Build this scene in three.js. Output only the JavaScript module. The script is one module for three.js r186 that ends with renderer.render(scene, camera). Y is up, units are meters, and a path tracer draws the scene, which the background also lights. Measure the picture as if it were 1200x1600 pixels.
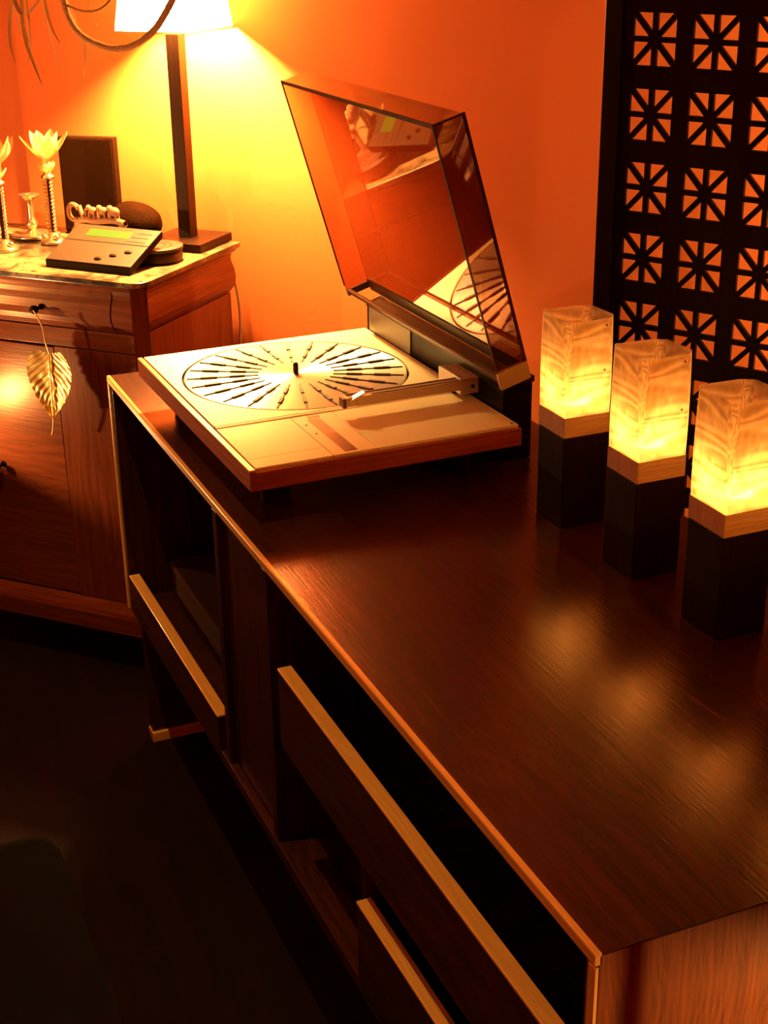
import * as THREE from 'three';
import { RoundedBoxGeometry } from 'three/addons/geometries/RoundedBoxGeometry.js';
import { mergeGeometries, mergeVertices } from 'three/addons/utils/BufferGeometryUtils.js';
import { RectAreaLightUniformsLib } from 'three/addons/lights/RectAreaLightUniformsLib.js';
import { ImprovedNoise } from 'three/addons/math/ImprovedNoise.js';

// ---------------------------------------------------------------- camera, exposure, light colours
const scene = new THREE.Scene();
scene.background = new THREE.Color(0x000000);
const T = 0.61;                                         // height of the sideboard top
const camera = new THREE.PerspectiveCamera(39.02, 3 / 4, 0.05, 30);
camera.position.set(-0.4227, 0.6459 + T, 2.0376);
camera.up.set(0.165893, 0.919756, -0.355708);
camera.lookAt(-0.4227 + 0.358933, 0.6459 + T - 0.392281, 2.0376 - 0.846926);
camera.updateMatrixWorld();
const renderer = new THREE.WebGLRenderer({ antialias: true });
renderer.toneMapping = THREE.LinearToneMapping;
renderer.toneMappingExposure = 1.0;
renderer.shadowMap.enabled = true;
RectAreaLightUniformsLib.init();
const LAMP_COLOR = new THREE.Color().setRGB(1, 0.575, 0.155);
const FLAME_COLOR = new THREE.Color().setRGB(1, 0.56, 0.22);
const LAMP_POWER = 15, LANTERN_POWER = 0.042, CANDLE_POWER = 0.6, TALL_CANDLE_POWER = 1, TUBE_POWER = 520, FRONT_LAMP_POWER = 1.5, PENDANT_POWER = 5;

// ---------------------------------------------------------------- helpers
let seed = 7;
const rnd = () => { seed = (seed * 1664525 + 1013904223) >>> 0; return seed / 4294967296; };
const noise = new ImprovedNoise();
const used = {};
function numbered(n) { const k = used[n] = (used[n] ?? -1) + 1; return k ? n + '_' + String(k).padStart(3, '0') : n; }
function tag(o, label, category, group) { o.userData.label = label; o.userData.category = category; if (group) o.userData.group = group; return o; }
function thing(name, label, category, pos, turn = 0, group) {
  const g = new THREE.Group(); g.name = numbered(name); g.position.set(...pos); g.rotation.y = turn; scene.add(g);
  return tag(g, label, category, group);
}
function part(name, geos, mat, parent, label) {
  const list = (Array.isArray(geos) ? geos : [geos]);
  const geo = list.length === 1 ? list[0] : mergeGeometries(list.map(plain), false);
  const m = new THREE.Mesh(geo, mat); m.name = name; parent.add(m);
  if (label) m.userData.label = label;
  return m;
}
function plain(g) {
  g = g.index ? g.toNonIndexed() : g;
  for (const k of Object.keys(g.attributes)) if (!['position', 'normal', 'uv'].includes(k)) g.deleteAttribute(k);
  g.clearGroups();
  return g;
}
function struct(name, geos, mat) { const m = part(name, geos, mat, scene); m.userData.kind = 'structure'; return m; }
// uv in metres by the dominant side of each face; grain runs along axis g (0 x, 1 y, 2 z)
function metric(geo, g = 0, off = 0) {
  geo = plain(geo);
  const p = geo.attributes.position, n = geo.attributes.normal, uv = new Float32Array(p.count * 2);
  for (let i = 0; i < p.count; i += 3) {
    const a = [0, 0, 0];
    for (let k = 0; k < 3; k++) { a[0] += n.getX(i + k); a[1] += n.getY(i + k); a[2] += n.getZ(i + k); }
    const d = a.map(Math.abs).indexOf(Math.max(...a.map(Math.abs)));
    let [u, v] = [0, 1, 2].filter((k) => k !== d);
    if (v === g) [u, v] = [v, u];
    for (let k = 0; k < 3; k++) {
      const q = [p.getX(i + k), p.getY(i + k), p.getZ(i + k)];
      uv[2 * (i + k)] = q[u] + off; uv[2 * (i + k) + 1] = q[v] + off * 0.61 + d * 0.13;
    }
  }
  geo.setAttribute('uv', new THREE.BufferAttribute(uv, 2));
  return geo;
}
// box between two corners
function box(x0, y0, z0, x1, y1, z1, r = 0, g = 0, off = 0) {
  const w = x1 - x0, h = y1 - y0, d = z1 - z0;
  const geo = r ? new RoundedBoxGeometry(w, h, d, 2, Math.min(r, w / 2.01, h / 2.01, d / 2.01)) : new THREE.BoxGeometry(w, h, d);
  geo.translate((x0 + x1) / 2, (y0 + y1) / 2, (z0 + z1) / 2);
  return metric(geo, g, off);
}
function cyl(r0, r1, h, x, y, z, seg = 24) { const g = new THREE.CylinderGeometry(r1, r0, h, seg); g.translate(x, y + h / 2, z); return g; }
function ball(r, x, y, z, sx = 1, sy = 1, sz = 1, a = 14, b = 10) { const g = new THREE.SphereGeometry(r, a, b); g.scale(sx, sy, sz); g.translate(x, y, z); return g; }
function lathe(pts, seg = 32) { return new THREE.LatheGeometry(pts.map(([r, y]) => new THREE.Vector2(Math.max(r, 1e-5), y)), seg); }
function tube(pts, r, seg = 24, rs = 8) { return new THREE.TubeGeometry(new THREE.CatmullRomCurve3(pts.map((p) => new THREE.Vector3(...p))), seg, r, rs, false); }
// profile [[a, b], ...] extruded along one axis from s0 to s1: axis 'x' puts (a, b) on (z, y), axis 'z' on (x, y)
function profile(pts, s0, s1, axis, g) {
  const sh = new THREE.Shape(pts.map(([a, b]) => new THREE.Vector2(a, b)));
  const geo = new THREE.ExtrudeGeometry(sh, { depth: s1 - s0, bevelEnabled: false, curveSegments: 8 });
  geo.translate(0, 0, s0);
  if (axis === 'x') geo.applyMatrix4(new THREE.Matrix4().makeBasis(new THREE.Vector3(0, 0, 1), new THREE.Vector3(0, 1, 0), new THREE.Vector3(1, 0, 0)).multiply(new THREE.Matrix4().makeScale(1, 1, 1)));
  const out = plain(geo);
  if (axis === 'x') { // that basis mirrors: turn the faces round again
    for (const k of ['position', 'normal']) { const a = out.attributes[k]; for (let i = 0; i < a.count; i += 3) { const t = [a.getX(i), a.getY(i), a.getZ(i)]; a.setXYZ(i, a.getX(i + 1), a.getY(i + 1), a.getZ(i + 1)); a.setXYZ(i + 1, ...t); } }
    out.computeVertexNormals();
  }
  return metric(out, g ?? (axis === 'x' ? 0 : 2));
}
function sheet(f, nu, nv) { // surface f(u, v) -> [x, y, z]
  const pos = [], uv = [], idx = [];
  for (let j = 0; j <= nv; j++) for (let i = 0; i <= nu; i++) { pos.push(...f(i / nu, j / nv)); uv.push(i / nu, j / nv); }
  for (let j = 0; j < nv; j++) for (let i = 0; i < nu; i++) { const a = j * (nu + 1) + i, b = a + nu + 1; idx.push(a, a + 1, b, b, a + 1, b + 1); }
  const g = new THREE.BufferGeometry();
  g.setAttribute('position', new THREE.Float32BufferAttribute(pos, 3)); g.setAttribute('uv', new THREE.Float32BufferAttribute(uv, 2)); g.setIndex(idx); g.computeVertexNormals();
  return g;
}

// ---------------------------------------------------------------- textures (tiling value noise) and materials
function hash(x, y, s) { let h = (x * 374761393 + y * 668265263 + s * 1442695041) | 0; h = Math.imul(h ^ (h >>> 13), 1274126177); return ((h ^ (h >>> 16)) >>> 0) / 4294967295; }
function vnoise(x, y, px, py, s) {
  const xi = Math.floor(x), yi = Math.floor(y), fx = x - xi, fy = y - yi, m = (a, n) => ((a % n) + n) % n;
  const ux = fx * fx * (3 - 2 * fx), uy = fy * fy * (3 - 2 * fy);
  const a = hash(m(xi, px), m(yi, py), s), b = hash(m(xi + 1, px), m(yi, py), s), c = hash(m(xi, px), m(yi + 1, py), s), d = hash(m(xi + 1, px), m(yi + 1, py), s);
  return (a * (1 - ux) + b * ux) * (1 - uy) + (c * (1 - ux) + d * ux) * uy;
}
function texture(w, h, f, srgb, ru, rv) {
  const data = new Uint8Array(w * h * 4);
  for (let y = 0; y < h; y++) for (let x = 0; x < w; x++) { const c = f(x / w, y / h), i = 4 * (y * w + x); for (let k = 0; k < 3; k++) data[i + k] = Math.max(0, Math.min(255, Math.round(255 * c[k]))); data[i + 3] = 255; }
  const t = new THREE.DataTexture(data, w, h); t.wrapS = t.wrapT = THREE.RepeatWrapping; t.magFilter = THREE.LinearFilter; t.minFilter = THREE.LinearFilter;
  if (srgb) t.colorSpace = THREE.SRGBColorSpace;
  t.repeat.set(ru, rv); t.needsUpdate = true; return t;
}
const lerp = (a, b, t) => a.map((v, i) => v + (b[i] - v) * t);
const s1 = (v) => Math.pow(v, 1 / 2.2);
// wood: c0 dark vein, c1 body (linear); one tile covers lu x lv metres, grain along u
function woodMaps(c0, c1, lu, lv, s, fine = 1) {
  const g = (u, v) => {
    const warp = 2.2 * vnoise(u * 5, v * 6, 5, 6, s);
    const rings = 0.5 + 0.5 * Math.sin((v * 14 + warp) * Math.PI * 2);
    const band = vnoise(u * 3, v * 34, 3, 34, s + 1), fib = vnoise(u * 14, v * 170, 14, 170, s + 2), pore = vnoise(u * 40, v * 220, 40, 220, s + 3);
    return [rings, band, fib, pore];
  };
  const map = texture(512, 512, (u, v) => { const [r, b, f, p] = g(u, v); let t = 0.22 * r + 0.38 * b + 0.4 * f; if (p > 0.8) t *= 1 - fine * (p - 0.8) * 2.6; return lerp(c0, c1, t).map(s1); }, true, 1 / lu, 1 / lv);
  const bump = texture(512, 512, (u, v) => { const [, b, f, p] = g(u, v); const t = 0.3 * b + 0.5 * f - (p > 0.8 ? (p - 0.8) * 2 : 0) + 0.2; return [t, t, t]; }, false, 1 / lu, 1 / lv);
  return { map, bumpMap: bump };
}
const std = (o) => new THREE.MeshStandardMaterial(o);
const phys = (o) => new THREE.MeshPhysicalMaterial(o);
const rgb = (r, g, b) => new THREE.Color().setRGB(r, g, b);

const roseMaps = woodMaps([0.011, 0.002, 0.0008], [0.056, 0.01, 0.0034], 0.5, 0.25, 11);
const M = {};
M.rosewood = phys({ ...roseMaps, bumpScale: 0.00012, roughness: 0.24, specularColor: rgb(1, 0.25, 0.05), specularIntensity: 0.8 });
M.litEndWood = phys({ ...woodMaps([0.09, 0.017, 0.004], [0.26, 0.055, 0.01], 0.3, 0.1, 17), bumpScale: 0.0001, roughness: 0.45, specularIntensity: 0.25, specularColor: rgb(1, 0.5, 0.22) });  // near end panel: the sideboard wood lightened, lamp light put into its colour
M.plinthWood = phys({ ...woodMaps([0.16, 0.026, 0.005], [0.4, 0.08, 0.015], 0.4, 0.1, 15), bumpScale: 0.0001, roughness: 0.75, specularIntensity: 0.05, specularColor: rgb(1, 0.6, 0.3) });
M.edge = phys({ clearcoat: 1, clearcoatRoughness: 0.2, ...woodMaps([0.68, 0.31, 0.06], [0.9, 0.46, 0.12], 0.4, 0.1, 21, 0.4), bumpScale: 0.00004, roughness: 0.28, metalness: 0.15 });
const chestMaps = woodMaps([0.07, 0.011, 0.0025], [0.2, 0.036, 0.007], 0.45, 0.22, 31);
M.chest = phys({ ...chestMaps, bumpScale: 0.0001, roughness: 0.31, specularColor: rgb(1, 0.5, 0.2) });
M.ebony = phys({ specularIntensity: 0.12, specularColor: rgb(1, 0.5, 0.25), ...woodMaps([0.005, 0.0015, 0.0008], [0.014, 0.0045, 0.002], 0.3, 0.12, 41), bumpScale: 0.0001, roughness: 0.5 });
M.lampWood = phys({ specularIntensity: 0.3, specularColor: rgb(1, 0.5, 0.2), ...woodMaps([0.009, 0.002, 0.0006], [0.021, 0.0046, 0.0014], 0.3, 0.12, 45), bumpScale: 0.0001, roughness: 0.42 });
M.collar = std({ ...woodMaps([0.4, 0.24, 0.1], [0.72, 0.48, 0.24], 0.08, 0.05, 51), bumpScale: 0.0003, roughness: 0.7 });
M.marble = phys({ map: texture(512, 512, (u, v) => {
  let t = 0, f2 = 0; for (let o = 0, f = 3, a = 0.5; o < 5; o++, f *= 2, a /= 1.7) { t += a * vnoise(u * f, v * f, f, f, 60 + o); f2 += a; } t /= f2;
  const w = vnoise(u * 5, v * 5, 5, 5, 70), k = Math.min(1, Math.max(0, (t - 0.36) / 0.24));
  const vein = Math.pow(1 - Math.abs(Math.sin((u * 3 + v * 4 + 3.4 * t) * Math.PI)), 4), vein2 = Math.pow(1 - Math.abs(Math.sin((u * 5 - v * 3 + 3 * w + 2 * t) * Math.PI)), 7);
  return lerp(lerp([0.035, 0.013, 0.006], [0.26, 0.16, 0.075], k), [0.01, 0.004, 0.002], Math.min(1, 0.8 * vein + 0.7 * vein2)).map(s1);
}, true, 1 / 0.2, 1 / 0.2), roughness: 0.28 });
M.wall = std({ color: rgb(0.74, 0.152, 0.028), roughness: 0.85, bumpMap: texture(256, 256, (u, v) => { const t = 0.5 * vnoise(u * 40, v * 40, 40, 40, 81) + 0.5 * vnoise(u * 90, v * 90, 90, 90, 82); return [t, t, t]; }, false, 1 / 0.4, 1 / 0.4), bumpScale: 0.00012 });
M.ceiling = std({ color: rgb(0.7, 0.36, 0.14), roughness: 0.95 });
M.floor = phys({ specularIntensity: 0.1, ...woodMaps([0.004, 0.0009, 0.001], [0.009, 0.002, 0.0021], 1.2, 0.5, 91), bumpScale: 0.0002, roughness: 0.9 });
M.leather = phys({ color: rgb(0.0025, 0.0012, 0.0008), roughness: 1, specularIntensity: 0.05 });
M.aluminium = phys({ color: rgb(0.9, 0.83, 0.58), metalness: 0.08, roughness: 0.42, bumpMap: texture(256, 256, (u, v) => { const t = vnoise(u * 6, v * 200, 6, 200, 95); return [t, t, t]; }, false, 1 / 0.2, 1 / 0.1), bumpScale: 0.00001 });
M.platter = phys({ color: rgb(0.88, 0.85, 0.8), metalness: 0.75, roughness: 0.4, anisotropy: 0.8 });
M.steel = std({ color: rgb(0.75, 0.72, 0.68), metalness: 0.9, roughness: 0.25 });
M.greyMetal = std({ color: rgb(0.17, 0.13, 0.085), metalness: 0.3, roughness: 0.5 });
M.armMetal = std({ color: rgb(0.62, 0.55, 0.46), metalness: 0.45, roughness: 0.42 });
M.bronze = phys({ specularColor: rgb(1, 0.5, 0.2), color: rgb(0.045, 0.013, 0.005), specularIntensity: 0.4, roughness: 0.5 });
M.brassCap = std({ color: rgb(0.5, 0.33, 0.15), metalness: 0.5, roughness: 0.45 });
M.fingerWhite = std({ color: rgb(0.9, 0.85, 0.75), roughness: 0.35 });
M.rubber = std({ color: rgb(0.05, 0.018, 0.012), roughness: 0.6 });
M.black = phys({ specularColor: rgb(1, 0.45, 0.15), color: rgb(0.009, 0.0022, 0.0006), roughness: 0.7, specularIntensity: 0.12 });
M.blackGloss = phys({ specularColor: rgb(1, 0.5, 0.2), color: rgb(0.007, 0.0025, 0.0015), roughness: 0.4, specularIntensity: 0.1 });
M.acrylic = phys({ color: rgb(0.61, 0.45, 0.36), transmission: 1, thickness: 0, roughness: 0, ior: 1.49, side: THREE.DoubleSide });
M.acrylicEdge = phys({ color: rgb(0.05, 0.008, 0.005), roughness: 0.5, specularIntensity: 0.06 });
M.brownTint = std({ color: rgb(0.42, 0.16, 0.06), roughness: 0.35 });
M.darkTint = std({ color: rgb(0.15, 0.045, 0.03), roughness: 0.3 });
M.shade = phys({ color: rgb(1, 0.92, 0.78), transmission: 0.92, thickness: 0, roughness: 1, side: THREE.DoubleSide });
M.veneer = phys({ map: texture(512, 512, (u, v) => {
  let h = 0; for (let o = 0, f = 2, a = 0.6; o < 4; o++, f *= 2, a /= 2) h += a * vnoise(u * f, v * f, f, f, 101 + o);
  const ring = 0.5 + 0.5 * Math.sin(h * 74), fib = vnoise(u * 120, v * 12, 120, 12, 107);
  return lerp([0.42, 0.22, 0.045], [0.96, 0.67, 0.26], 0.05 + 0.6 * ring + 0.35 * fib).map(s1);
}, true, 1, 1), transmission: 0.8, thickness: 0, roughness: 0.74, ior: 1.2, side: THREE.DoubleSide });
M.dimBulb = std({ color: rgb(0.6, 0.5, 0.3), emissive: rgb(1, 0.58, 0.16), emissiveIntensity: 4 });
M.wax = std({ color: rgb(0.9, 0.8, 0.6), roughness: 0.5, emissive: rgb(1, 0.5, 0.12), emissiveIntensity: 1.2 });
M.flame = std({ color: rgb(0.1, 0.06, 0.02), emissive: rgb(1, 0.62, 0.2), emissiveIntensity: 12 });
M.bulb = std({ color: rgb(0.6, 0.5, 0.3), emissive: rgb(1, 0.6, 0.2), emissiveIntensity: 20 });
M.tube = std({ color: rgb(0.6, 0.5, 0.3), emissive: rgb(1, 0.54, 0.14), emissiveIntensity: 3 });
M.silver = std({ color: rgb(0.85, 0.68, 0.4), metalness: 0.95, roughness: 0.2 });
M.gold = std({ color: rgb(0.9, 0.56, 0.16), metalness: 0.45, roughness: 0.36 });
M.crystal = phys({ color: rgb(0.85, 0.66, 0.36), roughness: 0.18, transmission: 0.55, thickness: 0, ior: 1.6, side: THREE.DoubleSide });
M.ivory = std({ color: rgb(0.26, 0.105, 0.045), roughness: 0.5 });
M.stone = phys({ specularIntensity: 0.12, specularColor: rgb(1, 0.4, 0.1), color: rgb(0.011, 0.0028, 0.0006), roughness: 0.8, bumpMap: texture(128, 128, (u, v) => { const t = vnoise(u * 60, v * 60, 60, 60, 121); return [t, t, t]; }, false, 2, 2), bumpScale: 0.0006 });
M.greyPlastic = std({ color: rgb(0.042, 0.016, 0.0042), roughness: 0.5 });
M.darkPlastic = phys({ specularColor: rgb(1, 0.45, 0.15), color: rgb(0.006, 0.002, 0.001), roughness: 0.6, specularIntensity: 0.2 });
M.lcd = phys({ color: rgb(0.012, 0.03, 0.004), roughness: 0.5, specularIntensity: 0.3, emissive: rgb(0.36, 0.46, 0.012), emissiveIntensity: 0.9 });
M.leafGreen = phys({ color: rgb(0.26, 0.14, 0.025), roughness: 0.6, transmission: 0.35, thickness: 0, side: THREE.DoubleSide });
M.bark = std({ color: rgb(0.62, 0.28, 0.1), roughness: 0.95, bumpMap: texture(128, 128, (u, v) => { const t = vnoise(u * 40, v * 40, 40, 40, 131); return [t, t, t]; }, false, 6, 2), bumpScale: 0.003 });
M.card = phys({ color: rgb(0.05, 0.017, 0.006), roughness: 0.95, specularIntensity: 0.1 });
M.redCloth = std({ map: texture(128, 128, (u, v) => (vnoise(u * 8, v * 8, 8, 8, 141) > 0.5 ? [0.6, 0.24, 0.13] : [0.35, 0.12, 0.08]), true, 8, 8), roughness: 0.95 });
M.cord = std({ color: rgb(0.3, 0.16, 0.08), roughness: 0.5 });

function lamp(color, power, pos, parent, r) {
  const l = new THREE.PointLight(color, power, 0, 2); l.position.set(...pos); l.castShadow = true; l.shadow.radius = r / 0.02; l.shadow.bias = -0.0005; l.name = 'light'; parent.add(l); return l;
}

// ---------------------------------------------------------------- the room
const A = 46.5 * Math.PI / 180, CT = -A;                             // the chest and the wall behind it stand at 46.5 degrees to the sideboard
const F = [Math.cos(A), Math.sin(A)], N = [-Math.sin(A), Math.cos(A)], O = [0.09, -0.118];
const chestXZ = (x, z) => [O[0] + F[0] * x + N[0] * z, O[1] + F[1] * x + N[1] * z];
const onChest = (x, y, z) => { const [X, Z] = chestXZ(x, z); return [X, y, Z]; };
const B = Math.PI / 3, W2 = [Math.cos(B), Math.sin(B)], N2 = [-Math.sin(B), Math.cos(B)], CORNER = [0.449, -0.19];
const H = 2.5;
function wallSlab(p, q, t, y0 = 0, y1 = H) { // slab along p -> q whose inner face is that line, thickness t to its outer side (room on the left of p -> q seen from above is inside)
  const dx = q[0] - p[0], dz = q[1] - p[1], L = Math.hypot(dx, dz);
  const g = new THREE.BoxGeometry(L + 0.0, y1 - y0, t); g.translate(L / 2, (y0 + y1) / 2, -t / 2);
  const m = metric(g, 0); m.rotateY(-Math.atan2(dz, dx)); m.translate(p[0], 0, p[1]); return m;
}
const WB = 56.5 * Math.PI / 180, WD = [Math.cos(WB), Math.sin(WB)], WN = [-WD[1], WD[0]];
const SEAM = [CORNER[0] - WD[0] * 0.722, CORNER[1] - WD[1] * 0.722], SEAM2 = [SEAM[0] - WD[0] * 0.004 - WN[0] * 0.008, SEAM[1] - WD[1] * 0.004 - WN[1] * 0.008], FAR = [SEAM2[0] - WD[0] * 1.2, SEAM2[1] - WD[1] * 1.2];
const P2 = [FAR[0] + WN[0] * 4.2, FAR[1] + WN[1] * 4.2], P3 = [CORNER[0] + W2[0] * 5, CORNER[1] + W2[1] * 5];
struct('wall_back', [wallSlab(SEAM, CORNER, 0.1)], M.wall);
struct('wall_back_left', [wallSlab(FAR, SEAM2, 0.09)], M.wall);
struct('wall_right', [wallSlab(CORNER, P3, 0.1)], M.wall);
struct('wall_left', [wallSlab(P2, FAR, 0.1)], M.wall);
struct('wall_front', [wallSlab(P3, P2, 0.1)], M.wall);
{
  const sh = new THREE.Shape([FAR, CORNER, P3, P2].map(([x, z]) => new THREE.Vector2(x, -z)));
  const f = new THREE.ExtrudeGeometry(sh, { depth: 0.1, bevelEnabled: false }); f.rotateX(-Math.PI / 2); f.translate(0, -0.1, 0);
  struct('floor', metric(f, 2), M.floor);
  const c = new THREE.ExtrudeGeometry(sh, { depth: 0.1, bevelEnabled: false }); c.rotateX(-Math.PI / 2); c.translate(0, H, 0);
  struct('ceiling', metric(c, 2), M.ceiling);
}

// ---------------------------------------------------------------- sideboard
const L = 1.3888, D = 0.47;
{
  const s = thing('sideboard', 'long low dark rosewood sideboard with pale front edges carrying the record player', 'sideboard', [0, 0, 0]);
  part('top_panel', [box(0.0047, T - 0.016, 0.0005, D, T, L - 0.0166, 0, 2), box(0.0047, T - 0.0012, L - 0.0166, D, T, L, 0, 2)], M.rosewood, s);
  for (const [z0, z1] of [[0.0006, 0.016], [L - 0.016, L]]) part('end_panel', box(0.003, 0.23, z0, D, z0 < 1 ? T - 0.0168 : T - 0.0016, z1, 0.0006, 1, z0), z0 < 1 ? M.rosewood : M.litEndWood, s);
  part('bottom_panel', box(0.002, 0.23, 0.017, D, 0.246, L - 0.017, 0.001, 2, 0.3), M.rosewood, s);
  part('back_panel', box(D - 0.012, 0.247, 0.017, D - 0.002, T - 0.017, L - 0.017), M.rosewood, s);
  // pale edge strips, chamfered where they meet the top
  part('edge_strip', profile([[-0.0005, T - 0.009], [0.0046, T - 0.009], [0.0046, T + 0.0003], [0.0009, T + 0.0003], [-0.0001, T - 0.0003], [-0.0005, T - 0.0013]], 0, L, 'z'), M.edge, s);
  for (const z of [0, L - 0.0085]) part('edge_strip', box(-0.0005, 0.23, z, 0.0029, T - 0.0107, z + 0.0085, 0.0008, 1), M.edge, s);
  for (const z of [0.508, 0.688]) part('divider', box(0.004, 0.247, z, D - 0.013, T - 0.017, z + 0.016, 0.001, 1), M.rosewood, s);
  part('door', box(0.012, 0.25, 0.526, 0.028, T - 0.019, 0.686, 0.001, 1, 0.2), M.rosewood, s);
  part('shelf', box(0.02, 0.385, 0.706, D - 0.014, 0.395, L - 0.018, 0, 2), M.rosewood, s);
  part('divider', box(0.012, 0.247, 0.938, D - 0.014, 0.384, 0.952, 0.001, 1), M.rosewood, s);
  const front = (z0, z1, y0, y1) => {
    const d = part('drawer', box(0, y0, z0, 0.015, y1 - 0.0035, z1, 0.001, 2, z0), M.rosewood, s);
    part('edge_strip', box(-0.0005, y1 - 0.0033, z0, 0.0155, y1, z1, 0.0008, 2), M.edge, d);
    part('drawer_floor', box(0.016, y0 + 0.004, z0 + 0.004, D - 0.02, y0 + 0.012, z1 - 0.004), M.rosewood, d);
  };
  front(0.032, 0.488, 0.2475, 0.298); front(0.742, 1.362, 0.4, 0.497); front(0.957, 1.362, 0.2475, 0.345);
  for (const z of [0.018, L - 0.06]) {
    const l = part('leg_panel', box(0.014, 0.004, z, 0.4, 0.2295, z + 0.02, 0.001, 1), M.rosewood, s);
    part('foot_rail', box(0.012, 0, z - 0.002, 0.402, 0.018, z + 0.026, 0.002, 0), M.edge, l);
  }
}

// ---------------------------------------------------------------- record player
{
  const t = thing('record_player', 'silver record player with wooden plinth and smoked lid raised on the sideboard', 'record player', [0.0144, T, 0.1436], 0.0114);
  const h = 0.065, W = 0.4723, TD = 0.3418;
  const pl = part('plinth', [box(0, h - 0.0255, 0, 0.007, h - 0.001, W, 0.0012, 2), box(0.007, h - 0.0255, W - 0.006, TD, h - 0.0035, W, 0.0012, 0), box(0.007, h - 0.0255, 0, TD, h - 0.0035, 0.005, 0.001, 0), box(0.007, h - 0.0255, 0.005, TD, h - 0.006, W - 0.006, 0, 2)], M.plinthWood, t);
  part('rim_strip', [box(0.0002, h - 0.0016, 0.0005, 0.0066, h + 0.0002, W - 0.0005, 0.0006, 2)], M.edge, pl, 'pale top edge of the plinth');
  for (const [x, z] of [[0.05, 0.06], [0.05, W - 0.06], [TD - 0.06, 0.06], [TD - 0.06, W - 0.06]]) part('foot', cyl(0.018, 0.02, h - 0.0255, x, 0, z), M.black, t);
  // deck plate with the round well of the platter
  const cx = 0.172, cz = 0.1616, R = 0.1505;
  const sh = new THREE.Shape([[0.0095, -0.001], [TD - 0.001, -0.001], [TD - 0.001, -0.3095], [0.0095, -0.3095]].map(([x, y]) => new THREE.Vector2(x, y)));
  const hole = new THREE.Path(); hole.absarc(cx, -cz, R, 0, Math.PI * 2, true);
  // the well is tangent to the ridge at its front: a rim 1.6 mm wide stays
  sh.holes.push(hole);
  const deck = new THREE.ExtrudeGeometry(new THREE.Shape([[0.0095, -0.001], [TD - 0.001, -0.001], [TD - 0.001, -0.316], [0.0095, -0.316]].map(([x, y]) => new THREE.Vector2(x, y))), { depth: 0.004, bevelEnabled: false });
  deck.dispose();
  const sh2 = new THREE.Shape([[0.0095, -0.001], [TD - 0.001, -0.001], [TD - 0.001, -0.3145], [0.0095, -0.3145]].map(([x, y]) => new THREE.Vector2(x, y))); sh2.holes.push(hole);
  const dg = new THREE.ExtrudeGeometry(sh2, { depth: 0.0045, bevelEnabled: false, curveSegments: 96 }); dg.rotateX(-Math.PI / 2); dg.translate(0, h - 0.0045, 0);
  part('deck_plate', metric(dg, 2), M.aluminium, t);
  part('ridge', profile([[0, h - 0.004], [0.0085, h - 0.004], [0.0085, h - 0.0012], [0.0072, h - 0.0002], [0.005, h + 0.0003], [0.002, h + 0.0003], [0, h - 0.0006]].map(([a, b]) => [0.3155 + a, b]), 0.0095, TD - 0.001, 'x'), M.aluminium, t);
  part('touch_panel', box(0.0095, h - 0.005, 0.3243, 0.103, h - 0.0009, 0.4645, 0.0006, 0), M.aluminium, t);
  part('hinge_line', box(0.0115, h - 0.0011, 0.4352, 0.1015, h - 0.0008, 0.4358), M.greyMetal, t);
  const cp = part('control_panel', box(0.1036, h - 0.005, 0.3243, 0.1575, h - 0.0009, 0.4645, 0.0005, 0), M.aluminium, t);
  part('speed_window', box(0.1225, h - 0.0012, 0.3275, 0.138, h - 0.0006, 0.3345), M.brownTint, cp);
  part('slider_slot', box(0.1195, h - 0.0012, 0.339, 0.135, h - 0.0006, 0.396), M.brownTint, cp);
  part('slider_slot', box(0.1195, h - 0.0012, 0.3975, 0.135, h - 0.0006, 0.4585), M.darkTint, cp, 'darker half of the slot');
  for (const z of [0.357, 0.39]) part('indicator', cyl(0.0013, 0.0012, 0.001, 0.1115, h - 0.0011, z, 12), M.darkTint, cp);
  part('side_plate', box(0.1581, h - 0.005, 0.3243, TD - 0.001, h - 0.0009, 0.4645, 0.0006, 0), M.aluminium, t);
  part('screw', cyl(0.0016, 0.0014, 0.001, TD - 0.007, h - 0.0013, 0.459, 12), M.greyMetal, t);
  // platter
  const pm = lathe([[0, -0.0055], [R - 0.0034, -0.0055], [R - 0.0034, -0.0008], [R - 0.0042, 0], [0.05, 0.0002], [0, 0.0002]], 128);
  { const p = pm.attributes.position, uv = pm.attributes.uv; for (let i = 0; i < p.count; i++) { const r = Math.hypot(p.getX(i), p.getZ(i)); uv.setXY(i, r * 8, uv.getX(i)); } }
  pm.translate(cx, h, cz);
  const pf = part('platter', pm, M.platter, t);
  for (let k = 0; k < 24; k++) { // thin ribs with two thick pads each
    const g = [box(0.0498, 0.0001, -0.0009, 0.1435, 0.0013, 0.0009), box(0.0675, 0.0001, -0.0021, 0.088, 0.0023, 0.0021, 0.0005), box(0.1042, 0.0001, -0.0024, 0.126, 0.0023, 0.0024, 0.0005)];
    const r = part('rib', g, M.rubber, pf); r.position.set(cx, h, cz); r.rotation.y = -k * Math.PI / 12;
  }
  { const g = lathe([[R - 0.006, -0.0058], [R + 0.002, -0.0058], [R + 0.002, -0.0048], [R - 0.006, -0.0048]], 96); g.translate(cx, h, cz); part('gap_shade_ring', g, M.black, pf, 'black ring for the shade in the gap round the platter'); }  // black ring puts the shade of the platter gap into colour
  const sp = lathe([[0, 0], [0.0036, 0], [0.0036, 0.0125], [0.0024, 0.0148], [0, 0.0152]], 20); sp.translate(cx, h, cz); part('spindle', sp, M.bronze, pf);
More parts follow.
